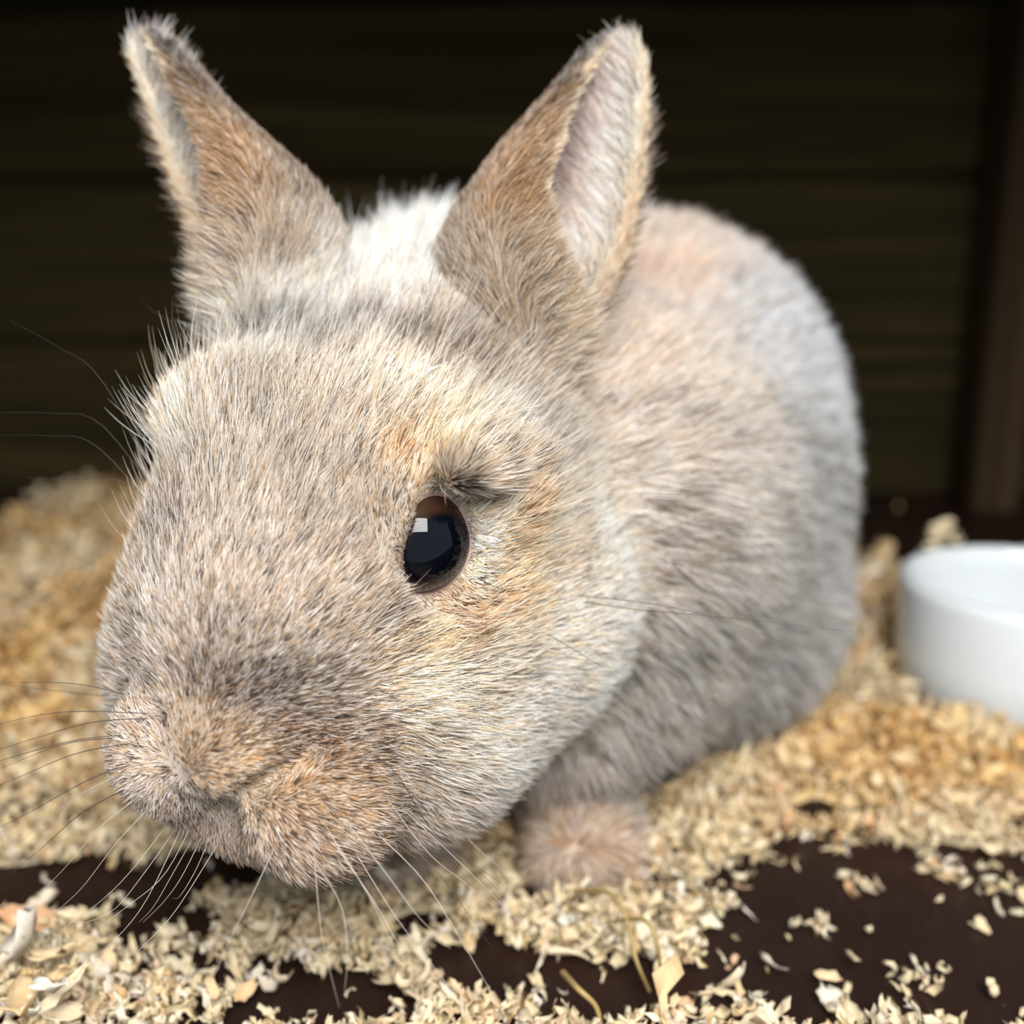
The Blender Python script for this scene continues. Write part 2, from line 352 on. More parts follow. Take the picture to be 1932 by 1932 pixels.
# the settled bed under the loose top shavings
gx = np.arange(-39.5, 45.6, .45); gy = np.arange(15, 59.6, .45); X, Y = np.meshgrid(gx, gy, indexing='ij'); P2 = np.stack([X.ravel(), Y.ravel()], 1)
H = bed_height(P2) * .8 - .12 - .5 * np.clip(bare_amount(P2) + .25, 0, 1)
H = np.where((((P2[:, 0] - 2.8) / 4.4) ** 2 + ((P2[:, 1] - 30.5) / 7) ** 2 < 1) | (np.hypot(P2[:, 0] - BOWL[0], P2[:, 1] - BOWL[1]) < BOWL_R + .5), -.2, H)
bed = mesh_np('shaving_bed', np.c_[P2, H], grid_faces(len(gx), len(gy)))
at_ = bed.attributes.new('tone', 'FLOAT', 'POINT'); at_.data.foreach_set('value', (np.random.default_rng(5).random(len(H)) * .6).astype(np.float32))
bed.attributes.new('amber', 'FLOAT', 'POINT').data.foreach_set('value', amber_at(P2).astype(np.float32))
tag(link('packed_shavings', bed, M_SHAVE), 'packed lower layer of wood shavings under the loose ones', 'bedding', kind='stuff')
# loose shavings: tens of thousands, one object
r = np.random.default_rng(11)
lib = [flake(r, 1.0, r.uniform(.12, .36), r.uniform(1.2, 5.6), r.uniform(-2.2, 2.2), 5, 3) for _ in range(24)]; lf = grid_faces(5, 3)
def scatter(n, xr, yr, size):
    P = np.stack([r.uniform(*xr, n), r.uniform(*yr, n)], 1); ba = bare_amount(P); keep = (ba < .18) | ((r.random(n) < .007) & (P[:, 1] < 40)) | (r.random(n) < .002)
    rb = np.hypot(P[:, 0] - BOWL[0], P[:, 1] - BOWL[1]); keep &= rb > BOWL_R + .1; keep &= ((P[:, 0] - 2.8) / 3.4) ** 2 + ((P[:, 1] - 31) / 6) ** 2 > 1
    P = P[keep]; n = len(P); hgt = bed_height(P); s_ = r.lognormal(0, .35, n) * size
    z_ = hgt * r.uniform(.75, 1.0, n) + .1 + s_ * .25; R_ = rand_rot(r, n, .8); k = r.integers(0, len(lib), n)
    V = np.einsum('nij,nkj->nki', R_, np.array(lib)[k]) * s_[:, None, None]; V[..., 0] += P[:, :1]; V[..., 1] += P[:, 1:2]; V[..., 2] += z_[:, None]
    V[..., 2] = np.maximum(V[..., 2], .03)
    F = (lf[None] + 15 * np.arange(n)[:, None, None]).reshape(-1, 4); tone = np.repeat(r.random(n), 15); amb = np.repeat(amber_at(P) * r.uniform(.5, 1.3, n), 15)
    return V.reshape(-1, 3), F, np.stack([tone, amb])
parts = [scatter(19000, (-14, 16), (16.5, 27), .46), scatter(20000, (-22, 24), (26, 42), .6), scatter(9000, (-33, 34), (40, 59.3), .85)]
V, F, T, off = [], [], [], 0
for v, f, t in parts: V.append(v); F.append(f + off); T.append(t); off += len(v)
me = mesh_np('loose_shavings', np.concatenate(V), np.concatenate(F)); me.attributes.new('tone', 'FLOAT', 'POINT').data.foreach_set('value', np.concatenate(T, 1)[0].astype(np.float32)); me.attributes.new('amber', 'FLOAT', 'POINT').data.foreach_set('value', np.concatenate(T, 1)[1].astype(np.float32))
tag(link('loose_shavings', me, M_SHAVE, smooth=True), 'deep loose bedding of curled cream wood shavings around the rabbit', 'bedding', kind='stuff')
# single shavings in front, each its own thing
def solid_flake(r, L, Wd, curl, twist):
    P = flake(r, L, Wd, curl, twist, 7, 4, .12); n = len(P); f = grid_faces(7, 4); th = r.uniform(.02, .05)
    Q = P.copy(); Q[:, 2] += th + .02 * r.random(n)
    ring = [0, 1, 2, 3] + [3 + 4 * i for i in range(1, 7)] + [26, 25, 24] + [4 * i for i in range(5, 0, -1)]
    ring = np.array(ring); nx = np.roll(ring, -1)
    return np.concatenate([Q, P]), np.concatenate([f[:, ::-1] * 1, f + n, np.stack([ring, nx, nx + n, ring + n], 1)])
def flake_me(L, Wd, curl, twist):
    v, f = solid_flake(r, L, Wd, curl, twist); me = mesh_np('wood_shaving', v, f); me.materials.append(M_SHAVE); me.polygons.foreach_set('use_smooth', np.ones(len(me.polygons), bool))
    me.attributes.new('tone', 'FLOAT', 'POINT').data.foreach_set('value', np.full(len(v), r.random() * .3, np.float32)); return me
FL = {'curl': [flake_me(1.0, r.uniform(.16, .38), r.uniform(2.0, 5.6), r.uniform(-1.6, 1.6)) for _ in range(12)],
      'chip': [flake_me(1.0, r.uniform(.4, .7), r.uniform(.9, 2.6), r.uniform(-.9, .9)) for _ in range(8)],
      'sliver': [flake_me(1.0, r.uniform(.14, .26), r.uniform(.2, 1.2), r.uniform(-.6, .6)) for _ in range(6)]}
def shaving(px, py, z, size, kind, label, group=None):
    size *= .85
    me = FL[kind][r.integers(0, len(FL[kind]))]; o = bpy.data.objects.new('wood_shaving', me); col.objects.link(o)
    c = on_floor(px, py, z + .02); o.location = c * CM; o.scale = (size,) * 3
    o.rotation_euler = (r.normal(0, .5), r.normal(0, .5), r.uniform(0, 6.28)); tag(o, label, 'wood shaving', group)
    # rest it: lift so that nothing goes below the board
    M = np.array(o.rotation_euler.to_matrix()); co = np.empty(len(me.vertices) * 3, np.float32); me.vertices.foreach_get('co', co)
    lo_ = ((co.reshape(-1, 3) @ M.T)[:, 2] * size).min() / CM
    o.location.z = (max(z, 0) - lo_ + .004) * CM
CLUMPS = [  # px, py, spread x, spread y, count, pile height, size, label
 (90, 1850, 105, 85, 60, 1.9, 1.25, 'cream shaving in the big heap at the lower left corner'),
 (70, 1765, 50, 22, 6, 2.1, 1.35, 'broad white wood chip on top of the lower left heap'),
 (330, 1775, 70, 30, 16, .35, .7, 'curled pale shaving on the dark floor right of the lower left heap'),
 (420, 1860, 110, 45, 26, .7, .9, 'cream shaving in the line along the bottom edge, left of centre'),
 (560, 1740, 120, 60, 44, 1.2, .95, 'cream shaving in the heap straight below the rabbit\'s mouth'),
 (790, 1880, 75, 45, 22, .7, .95, 'grey cream shaving in the small heap at the bottom centre'),
 (990, 1875, 35, 35, 8, .5, .8, 'pale shaving in the little pyramid at the bottom centre'),
 (1190, 1770, 130, 60, 36, .8, .85, 'cream shaving in the heap around the dry hay stems'),
 (1360, 1905, 90, 35, 18, .8, .85, 'bright shaving in the heap at the bottom, right of centre'),
 (1525, 1752, 55, 18, 9, .3, .55, 'cream shaving in the small oblong cluster on bare brown floor'),
 (1590, 1890, 40, 40, 6, .25, .7, 'chunky white chip in the loose group at the bottom right'),
 (1740, 1850, 60, 30, 8, .15, .65, 'stringy white shaving in the scattered group at the lower right'),
 (1610, 1690, 50, 40, 8, .3, .6, 'cream shaving in the small cluster on the right bare floor'),
 (1890, 1690, 50, 30, 8, .3, .6, 'cream shaving at the right edge, behind the lone chip'),
 (1380, 1660, 70, 25, 6, .05, .5, 'small grey shaving lying on bare floor near the paw'),
 (1600, 1592, 60, 18, 7, .2, .55, 'cream shaving in the loose clump beyond the bare floor'),
 (1440, 1618, 60, 16, 6, .2, .5, 'cream shaving at the bedding edge right of the paw'),
 (1800, 1640, 80, 20, 9, .2, .55, 'cream shaving in the thin scatter near the right edge'),
]
for px, py, sx, sy, n, ph, sz, lab in CLUMPS:
    for i in range(n):
        a, q = r.uniform(0, 6.283), math.sqrt(r.random()); x_, y_ = px + sx * q * math.cos(a), py + sy * q * math.sin(a)
        k = 'chip' if ('chip' in lab or r.random() < .25) else ('sliver' if r.random() < .3 else 'curl')
        place = lab[min([lab.find(w_) for w_ in (' in the ', ' on the ', ' on top ', ' lying on ', ' at the ') if w_ in lab]):]; tint = next((w_ for w_ in ('white', 'grey', 'bright', 'pale') if w_ in lab), 'cream')
        shaving(x_, y_, ph * (1 - q * .8) * r.random(), sz * r.uniform(.6, 1.15), k, tint + {'chip': ' broad folded wood shaving', 'sliver': ' narrow sliver of wood shaving', 'curl': ' curled ribbon of wood shaving'}[k] + place, 'wood shavings' + place)
shaving(1852, 1750, 0, .5, 'chip', 'lone white chip on bare floor near the right edge')
shaving(1920, 1727, 0, .5, 'chip', 'white chip cut by the right edge of the view')
shaving(1448, 1830, 0, .22, 'sliver', 'tiny pale sliver alone on the brown floor')

# ------------------------------------------------------------------ white bowl
def lathe(pts, n=96):
    a = np.linspace(0, 2 * np.pi, n, endpoint=False); pts = np.array(pts); m_ = len(pts)
    V = np.stack([pts[:, None, 0] * np.cos(a), pts[:, None, 0] * np.sin(a), np.repeat(pts[:, 1:2], n, 1)], -1).reshape(-1, 3)
    i, j = np.meshgrid(np.arange(m_ - 1), np.arange(n), indexing='ij'); j2 = (j + 1) % n
    return V, np.stack([(i * n + j), (i * n + j2), ((i + 1) * n + j2), ((i + 1) * n + j)], -1).reshape(-1, 4)
m, nt, b = nodes('white_glazed_ceramic'); b.inputs['Base Color'].default_value = (.66, .69, .70, 1); b.inputs['Roughness'].default_value = .18; b.inputs['Coat Weight'].default_value = .4; M_BOWL = m
R_, H_ = BOWL_R, BOWL_H
prof = [(0.01, .25), (R_ - .9, .25), (R_ - .75, .1), (R_ - .55, .02), (R_ - .3, .15), (R_ - .12, .5), (R_ - .04, 1.5), (R_, H_ - .35), (R_ - .03, H_ - .12), (R_ - .16, H_ - .01), (R_ - .34, H_ - .03), (R_ - .46, H_ - .2), (R_ - .52, H_ - .8), (R_ - .6, 1.5), (R_ - .9, .8), (R_ - 1.6, .6), (.01, .55)]
v, f = lathe(prof); bo = link('feeding_bowl', mesh_np('feeding_bowl', v, f), M_BOWL); bo.location = (BOWL[0] * CM, BOWL[1] * CM, .03 * CM)
tag(bo, 'white straight-sided ceramic bowl cut by the right edge, beside the shavings', 'bowl')
m, nt, b = nodes('green_brown_pellet'); b.inputs['Base Color'].default_value = (.10, .10, .035, 1); b.inputs['Roughness'].default_value = .9; M_PEL = m
v, f = lathe([(.01, -.5), (.2, -.5), (.24, -.42), (.23, 0), (.24, .42), (.2, .5), (.01, .5)], 10); pm = mesh_np('food_pellet', v, f); pm.materials.append(M_PEL)
for i in range(120):
    a, q = r.uniform(0, 6.28), math.sqrt(r.random()); o = bpy.data.objects.new('food_pellet', pm); col.objects.link(o)
    o.location = ((BOWL[0] + .6 + 2.0 * q * math.cos(a)) * CM, (BOWL[1] + 2.0 * q * math.sin(a)) * CM, (.9 + 1.9 * (1 - q) * r.random()) * CM); o.rotation_euler = (r.uniform(1.2, 1.9), 0, r.uniform(0, 6.28))
    tag(o, 'green brown food pellet in the white bowl', 'food pellet', 'food pellets in the white bowl')
# shavings sitting on the rim
for i in range(9):
    me = FL['curl' if i % 2 else 'chip'][r.integers(0, 8)]; o = bpy.data.objects.new('wood_shaving', me); col.objects.link(o)
    ang = math.radians(113 + r.uniform(-7, 7)); o.location = ((BOWL[0] + (R_ - .25) * math.cos(ang)) * CM, (BOWL[1] + (R_ - .25) * math.sin(ang)) * CM, (H_ + .05 + .08 * i) * CM)
    o.scale = (.85,) * 3; o.rotation_euler = (r.normal(0, .5), r.normal(0, .5), r.uniform(0, 6.28)); tag(o, 'cream wood shaving in the tuft perched on the bowl rim', 'wood shaving', 'wood shavings perched on the bowl rim')

# ------------------------------------------------------------------ tubes: hay stems and whiskers
def tube(pts, r0, r1, n=16, k=5):
    P = catmull(pts, n); t = norm(np.gradient(P, axis=0)); u = norm(np.cross(t, [0.13, .2, 1])); w_ = np.cross(t, u); rr = np.linspace(r0, r1, n)
    a = np.linspace(0, 2 * np.pi, k, endpoint=False)
    V = P[:, None] + rr[:, None, None] * (np.cos(a)[None, :, None] * u[:, None] + np.sin(a)[None, :, None] * w_[:, None])
    i, j = np.meshgrid(np.arange(n - 1), np.arange(k), indexing='ij'); j2 = (j + 1) % k
    return V.reshape(-1, 3), np.stack([i * k + j, i * k + j2, (i + 1) * k + j2, (i + 1) * k + j], -1).reshape(-1, 4)
m, nt, b = nodes('dry_hay'); b.inputs['Base Color'].default_value = (.36, .25, .09, 1); b.inputs['Roughness'].default_value = .6; M_HAY = m
for pts, rr, lab in [
    ([(1075, 1680, .7), (1150, 1685, 1.4), (1185, 1740, 1.2), (1200, 1810, .8), (1225, 1870, .1)], .05, 'thin brown hay stem bent like a hook over the front shavings'),
    ([(1150, 1740, .8), (1215, 1735, 1.5), (1242, 1790, 1.1), (1245, 1855, .1)], .045, 'short arched hay stem beside the hooked one'),
    ([(1062, 1835, .6), (1090, 1865, .9), (1125, 1900, .6), (1135, 1950, .1)], .06, 'greenish hay stem leaning down to the bottom edge')]:
    P = [on_floor(x, y, z_) for x, y, z_ in pts]; v, f = tube(P, rr, rr * .7, 20, 6); tag(link('hay_stem', mesh_np('hay_stem', v, f), M_HAY), lab, 'hay stem')

# ------------------------------------------------------------------ rabbit: build
rabbit = bpy.data.objects.new('rabbit', None); col.objects.link(rabbit)
base = np.array([1.2, 27.0, 0]); rabbit.location = base * CM
tag(rabbit, 'cream and fawn dwarf rabbit with upright ears crouching on the wood shavings', 'rabbit')
def child(name, data, m=None):
    o = link(name, data, m, rabbit); o.matrix_parent_inverse = Matrix.Translation(-base * CM); return o

skin = build_body(); skin.name = 'rabbit_body'
nV = len(skin.vertices); co = np.empty(nV * 3, np.float32); skin.vertices.foreach_get('co', co); SV = co.reshape(-1, 3).astype(float) / CM
no = np.empty(nV * 3, np.float32); skin.vertices.foreach_get('normal', no); SN = no.reshape(-1, 3).astype(float)
print('skin', nV)
bvh = BVHTree.FromPolygons([tuple(p) for p in SV], [tuple(p.vertices) for p in skin.polygons])
def hit(px, py):
    d = Vector(at(px, py, 1.0) - CAM).normalized(); h = bvh.ray_cast(Vector(CAM), d)
    return (np.array(h[0]), np.array(h[1])) if h[0] is not None else (None, None)
from mathutils.kdtree import KDTree
# which part of the animal each vertex is: ear (with its own u, v and side) / head / body
earid = np.zeros(nV, int); earu = np.ones(nV); earv = np.zeros(nV); earside = np.zeros(nV); eard = np.full(nV, 9.0); eartip = np.zeros((nV, 3)); earacr = np.zeros((nV, 3))
for q, (nm, e) in enumerate(EARS.items()):
    G, Ng, ctr, ax = ear_surface(e); nu, nv, _ = G.shape; kd = KDTree(nu * nv)
    for i, p in enumerate(G.reshape(-1, 3)): kd.insert(p, i)
    kd.balance()
    lo_, hi_ = G.reshape(-1, 3).min(0) - .6, G.reshape(-1, 3).max(0) + .6; cand = np.where(((SV > lo_) & (SV < hi_)).all(1))[0]
    tip = norm(np.gradient(G, axis=0) * -1); acr = norm(np.gradient(G, axis=1))
    for i in cand:
        _, g, d = kd.find(SV[i])
        if d < .45 and g // nv < nu * .93:
            earid[i] = q + 1; earu[i] = (g // nv) / (nu - 1); earv[i] = (g % nv) / (nv - 1); eard[i] = d
            earside[i] = np.sign(SN[i] @ Ng.reshape(-1, 3)[g]); eartip[i] = tip.reshape(-1, 3)[g]; earacr[i] = acr.reshape(-1, 3)[g]
def field(ps, P):
    D = np.full(len(P), 9.0)
    for c, r_, R, k in ps:
        if k < 0: continue
        Q = (P - c) @ R; a = np.linalg.norm(Q / r_, axis=1); b_ = np.linalg.norm(Q / r_ ** 2, axis=1) + 1e-4; D = np.minimum(D, a * (a - 1) / b_)
    return D
NB = BODY_PRIMS
dB, dH = field(prims[:NB], SV), field(prims[NB:], SV)
headw = np.clip((dB - dH) / .8 * .5 + .5, 0, 1); headw = headw * headw * (3 - 2 * headw)
HL = (SV - HT) @ HR / HS                                                    # head coordinates of every vertex
eyeP = hp(*EYE); eyeP2 = hp(*EYE_FAR)
# ---- combing
nose0 = hp(0, -6.0, -1.35)
hd = norm(SV - nose0)
hd = norm(hd + .35 * headw[:, None] * np.where((HL[:, 2] < 0)[:, None], np.array([0, .2, -.5]), 0))
bd = np.tile(norm(np.array([[.35, 1.0, -.25]])), (nV, 1)); bd[:, 2] += np.clip((9 - SV[:, 2]) / 8, -.3, .9) * -.7
comb = norm(hd * headw[:, None] + norm(bd) * (1 - headw[:, None]))
for ep in (eyeP, eyeP2):
    dv = SV - ep; dist = np.linalg.norm(dv, axis=1); wgt = np.clip(1.75 - dist / .98, 0, 1)[:, None]; comb = norm(comb * (1 - .75 * wgt) + norm(dv) * 1.3 * wgt)
ln = .50 * headw + .95 * (1 - headw); lift = .34 * headw + .45 * (1 - headw)
dn = np.linalg.norm(SV - hp(0, -5.2, -1.0), axis=1)
ln *= 1 - headw * np.clip(1.35 - dn / 2.6, 0, .55)
ln *= 1 - .35 * headw * np.clip(1.8 - np.linalg.norm(SV - hp(.3, -5.4, -1.4), axis=1), 0, 1)
ln += .25 * headw * np.clip((HL[:, 1] + .2) / 2.2, 0, 1) * np.clip((1.5 - HL[:, 2]) / 2, 0, 1)          # fluffy cheeks
ln += .10 * headw * np.clip((HL[:, 2] - 1.5) / 1.5, 0, 1)
nape = np.exp(-(((SV - np.array([-1.4, 24.6, 13.6])) / np.array([3.2, 2.6, 1.8])) ** 2).sum(1)); ln += .2 * nape; lift += .4 * nape
paw = (1 - headw) * np.clip((3.4 - SV[:, 2]) / 1.2, 0, 1) * (SV[:, 1] < 25.6); ln = ln * (1 - paw) + .45 * paw
for ep in (eyeP, eyeP2):
    de = np.linalg.norm(SV - ep, axis=1); ln *= np.clip((de - EYE_R * HS * .98) / .75, .22, 1)
isear = earid > 0
comb[isear] = norm(eartip[isear] * 1.0); ln[isear] = .24; lift[isear] = .22
inner = isear & (earside < 0); rimd = np.minimum(earv, 1 - earv)
rim = isear & (rimd < .05)
ln[inner] = .38; lift[inner] = .35
s_ = np.where(earv < .5, -1.0, 1.0)[:, None]
e_in = inner & (rimd < .25)
comb[e_in] = norm(eartip[e_in] * .75 - (s_ * earacr)[e_in] * .9); ln[e_in] = .85; lift[e_in] = .55
comb[rim] = norm(eartip[rim] * .8 + (s_ * earacr)[rim] * .55); ln[rim] = .26; lift[rim] = .2
fringe = isear & (~inner) & (~rim) & (rimd < .15) & (earu > .28)
comb[fringe] = norm(eartip[fringe] * .6 + (s_ * earacr)[fringe] * .8); ln[fringe] = .42; lift[fringe] = .3
ln[isear] *= np.clip(.25 + earu[isear] * 3.4, 0, 1)
base_ear = isear & (earu > .55); ln[base_ear] += (.25 * np.clip((earu - .55) / .25, 0, 1))[base_ear]
comb = comb - (comb * SN).sum(1)[:, None] * SN; comb = norm(comb)
# ---- coat colour with some light and shade put in: anchors on the animal's surface, spread in 3-D
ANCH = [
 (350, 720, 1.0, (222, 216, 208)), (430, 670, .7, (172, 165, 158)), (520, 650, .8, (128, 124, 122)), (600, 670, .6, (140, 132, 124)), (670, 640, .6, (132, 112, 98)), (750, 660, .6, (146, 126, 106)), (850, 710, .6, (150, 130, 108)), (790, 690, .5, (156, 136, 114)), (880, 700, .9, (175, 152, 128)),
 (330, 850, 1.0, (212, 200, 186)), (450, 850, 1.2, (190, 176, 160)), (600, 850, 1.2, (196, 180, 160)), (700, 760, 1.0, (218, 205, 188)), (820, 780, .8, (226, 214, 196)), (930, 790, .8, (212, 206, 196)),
 (740, 870, .5, (206, 166, 118)), (820, 850, .5, (228, 198, 156)), (780, 900, .3, (222, 192, 150)), (900, 850, .4, (205, 190, 170)), (960, 880, .4, (195, 178, 158)), (865, 912, .10, (84, 72, 62)), (815, 928, .08, (90, 76, 66)), (920, 892, .10, (110, 96, 84)),  # dark fur over the eye; also paints the shade of the brow fold
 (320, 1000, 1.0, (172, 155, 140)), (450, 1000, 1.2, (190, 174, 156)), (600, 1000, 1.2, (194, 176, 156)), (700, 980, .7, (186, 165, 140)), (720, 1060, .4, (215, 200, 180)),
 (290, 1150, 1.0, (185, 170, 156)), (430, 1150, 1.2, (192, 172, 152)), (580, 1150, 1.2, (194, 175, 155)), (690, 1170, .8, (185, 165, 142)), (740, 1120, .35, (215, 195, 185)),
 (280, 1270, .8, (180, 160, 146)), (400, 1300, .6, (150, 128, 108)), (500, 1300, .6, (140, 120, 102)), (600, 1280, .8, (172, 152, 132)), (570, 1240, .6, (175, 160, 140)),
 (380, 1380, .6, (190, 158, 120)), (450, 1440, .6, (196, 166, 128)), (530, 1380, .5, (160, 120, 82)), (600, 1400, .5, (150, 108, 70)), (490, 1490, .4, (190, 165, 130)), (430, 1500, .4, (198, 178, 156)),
 (260, 1400, .8, (200, 178, 160)), (290, 1490, .8, (205, 186, 170)), (380, 1540, .6, (208, 184, 164)), (460, 1550, .15, (140, 118, 104)),  # left pad and mouth painted lighter to offset the shade underneath
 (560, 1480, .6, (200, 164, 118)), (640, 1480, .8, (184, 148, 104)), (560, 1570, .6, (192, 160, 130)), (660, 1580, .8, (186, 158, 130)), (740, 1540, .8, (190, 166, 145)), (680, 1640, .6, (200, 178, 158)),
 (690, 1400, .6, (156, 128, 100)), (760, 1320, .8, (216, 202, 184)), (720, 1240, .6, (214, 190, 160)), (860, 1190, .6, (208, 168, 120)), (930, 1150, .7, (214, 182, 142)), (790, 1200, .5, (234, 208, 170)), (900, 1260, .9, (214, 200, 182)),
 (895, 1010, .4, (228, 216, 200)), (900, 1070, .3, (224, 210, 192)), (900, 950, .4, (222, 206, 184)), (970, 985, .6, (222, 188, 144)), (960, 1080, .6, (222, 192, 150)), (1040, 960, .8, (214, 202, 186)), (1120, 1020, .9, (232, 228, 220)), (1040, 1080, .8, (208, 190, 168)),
 (1060, 1180, 1.0, (214, 204, 190)), (1150, 1150, 1.0, (230, 225, 217)), (1120, 1280, 1.0, (224, 219, 211)), (980, 1330, 1.0, (214, 206, 196)), (850, 1400, 1.0, (214, 205, 192)), (950, 1430, 1.0, (216, 209, 200)), (820, 1500, .9, (208, 194, 178)), (760, 1420, .8, (202, 186, 166)),  # lower cheek raised in colour where too little light reaches
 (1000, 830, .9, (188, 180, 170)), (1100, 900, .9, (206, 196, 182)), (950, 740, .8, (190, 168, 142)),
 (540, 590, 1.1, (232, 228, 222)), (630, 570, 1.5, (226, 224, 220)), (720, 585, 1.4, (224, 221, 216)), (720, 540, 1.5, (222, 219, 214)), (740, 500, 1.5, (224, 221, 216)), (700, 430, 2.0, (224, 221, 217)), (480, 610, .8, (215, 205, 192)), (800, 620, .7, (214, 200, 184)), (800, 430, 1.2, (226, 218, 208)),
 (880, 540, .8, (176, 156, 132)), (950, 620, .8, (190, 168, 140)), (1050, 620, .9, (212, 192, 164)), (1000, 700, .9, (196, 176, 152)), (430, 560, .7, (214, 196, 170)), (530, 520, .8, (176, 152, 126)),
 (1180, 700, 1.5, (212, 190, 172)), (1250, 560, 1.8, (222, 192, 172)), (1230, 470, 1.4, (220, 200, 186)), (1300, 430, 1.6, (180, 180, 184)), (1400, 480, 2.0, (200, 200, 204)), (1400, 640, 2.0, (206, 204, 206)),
 (1280, 740, 1.5, (206, 192, 178)), (1200, 830, 1.2, (200, 184, 168)), (1300, 880, 1.6, (196, 184, 172)), (1250, 1000, 1.4, (180, 164, 148)), (1350, 1050, 1.8, (188, 180, 172)), (1500, 700, 2.0, (200, 202, 208)), (1570, 850, 2.0, (184, 186, 190)),  # bluish flank: cool rim light put into the coat colour
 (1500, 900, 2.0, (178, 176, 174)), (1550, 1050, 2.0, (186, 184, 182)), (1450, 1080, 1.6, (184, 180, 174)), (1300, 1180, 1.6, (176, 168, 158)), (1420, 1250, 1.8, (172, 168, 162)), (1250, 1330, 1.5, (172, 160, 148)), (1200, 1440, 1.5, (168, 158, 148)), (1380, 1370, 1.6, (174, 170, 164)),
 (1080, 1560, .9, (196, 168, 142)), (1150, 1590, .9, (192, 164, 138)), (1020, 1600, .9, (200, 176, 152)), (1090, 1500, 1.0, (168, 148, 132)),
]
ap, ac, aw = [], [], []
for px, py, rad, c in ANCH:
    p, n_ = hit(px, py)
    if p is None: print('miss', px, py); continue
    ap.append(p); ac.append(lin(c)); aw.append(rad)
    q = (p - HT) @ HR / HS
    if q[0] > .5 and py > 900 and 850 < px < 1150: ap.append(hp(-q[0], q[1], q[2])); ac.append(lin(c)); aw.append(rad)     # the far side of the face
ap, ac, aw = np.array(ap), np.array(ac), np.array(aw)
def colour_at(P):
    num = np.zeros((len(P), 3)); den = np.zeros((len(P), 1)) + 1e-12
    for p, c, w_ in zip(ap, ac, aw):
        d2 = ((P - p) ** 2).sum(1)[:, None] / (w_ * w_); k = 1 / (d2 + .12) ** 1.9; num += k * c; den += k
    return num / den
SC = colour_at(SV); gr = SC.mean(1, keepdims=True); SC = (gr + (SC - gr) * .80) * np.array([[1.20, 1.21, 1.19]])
# ears
def lerp(a, b_, t): return a * (1 - t[:, None]) + b_ * t[:, None]
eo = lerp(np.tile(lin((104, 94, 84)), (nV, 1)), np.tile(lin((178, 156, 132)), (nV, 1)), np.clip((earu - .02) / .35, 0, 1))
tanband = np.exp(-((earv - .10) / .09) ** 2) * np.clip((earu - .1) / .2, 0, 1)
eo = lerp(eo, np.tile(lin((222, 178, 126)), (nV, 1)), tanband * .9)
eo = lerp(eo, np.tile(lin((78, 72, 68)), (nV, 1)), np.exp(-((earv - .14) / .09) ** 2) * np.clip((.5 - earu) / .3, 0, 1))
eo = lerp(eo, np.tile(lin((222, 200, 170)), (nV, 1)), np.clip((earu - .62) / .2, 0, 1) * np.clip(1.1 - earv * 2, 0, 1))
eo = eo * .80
ei = lerp(np.tile(lin((222, 210, 200)), (nV, 1)), np.tile(lin((196, 168, 158)), (nV, 1)), np.clip(rimd * 3, 0, 1))
ei = lerp(ei, np.tile(lin((240, 234, 226)), (nV, 1)), np.clip(1 - rimd * 5, 0, 1))
er = lerp(np.tile(lin((232, 222, 200)), (nV, 1)), np.tile(lin((228, 205, 175)), (nV, 1)), np.clip(earu * 2, 0, 1))
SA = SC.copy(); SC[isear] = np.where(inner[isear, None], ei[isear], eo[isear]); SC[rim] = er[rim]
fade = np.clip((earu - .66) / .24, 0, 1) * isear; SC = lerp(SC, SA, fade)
pv = (vnoise(SV[:, [0, 2]] + SV[:, [1, 1]] * .7, .8, 31) - .5) + .6 * (vnoise(SV[:, [0, 2]] + SV[:, [1, 1]] * .7, .35, 32) - .5)      # mottled coat
SC = np.clip(SC * (1 + .22 * pv * (~isear))[:, None], 0, .93)
# the skin itself, seen only between hairs
M_SKIN, nt, b = nodes('rabbit_skin'); a_ = N(nt, 'ShaderNodeAttribute', attribute_name='coat'); nt.links.new(a_.outputs['Color'], b.inputs['Base Color']); b.inputs['Roughness'].default_value = .8; b.inputs['Specular IOR Level'].default_value = .1
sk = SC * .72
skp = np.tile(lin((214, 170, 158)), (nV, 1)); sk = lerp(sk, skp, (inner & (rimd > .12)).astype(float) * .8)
ed = np.abs(np.linalg.norm(SV - eyeP, axis=1) - EYE_R * HS); lid = np.clip(1 - ed / .16, 0, 1) * (np.linalg.norm(SV - eyeP, axis=1) < EYE_R * HS * 1.25)
sk = lerp(sk, np.tile(lin((150, 112, 106)), (nV, 1)), lid * .8)
skin.attributes.new('coat', 'FLOAT_COLOR', 'POINT').data.foreach_set('color', np.c_[sk, np.ones(nV)].astype(np.float32).ravel())
body_o = child('body', skin, M_SKIN)
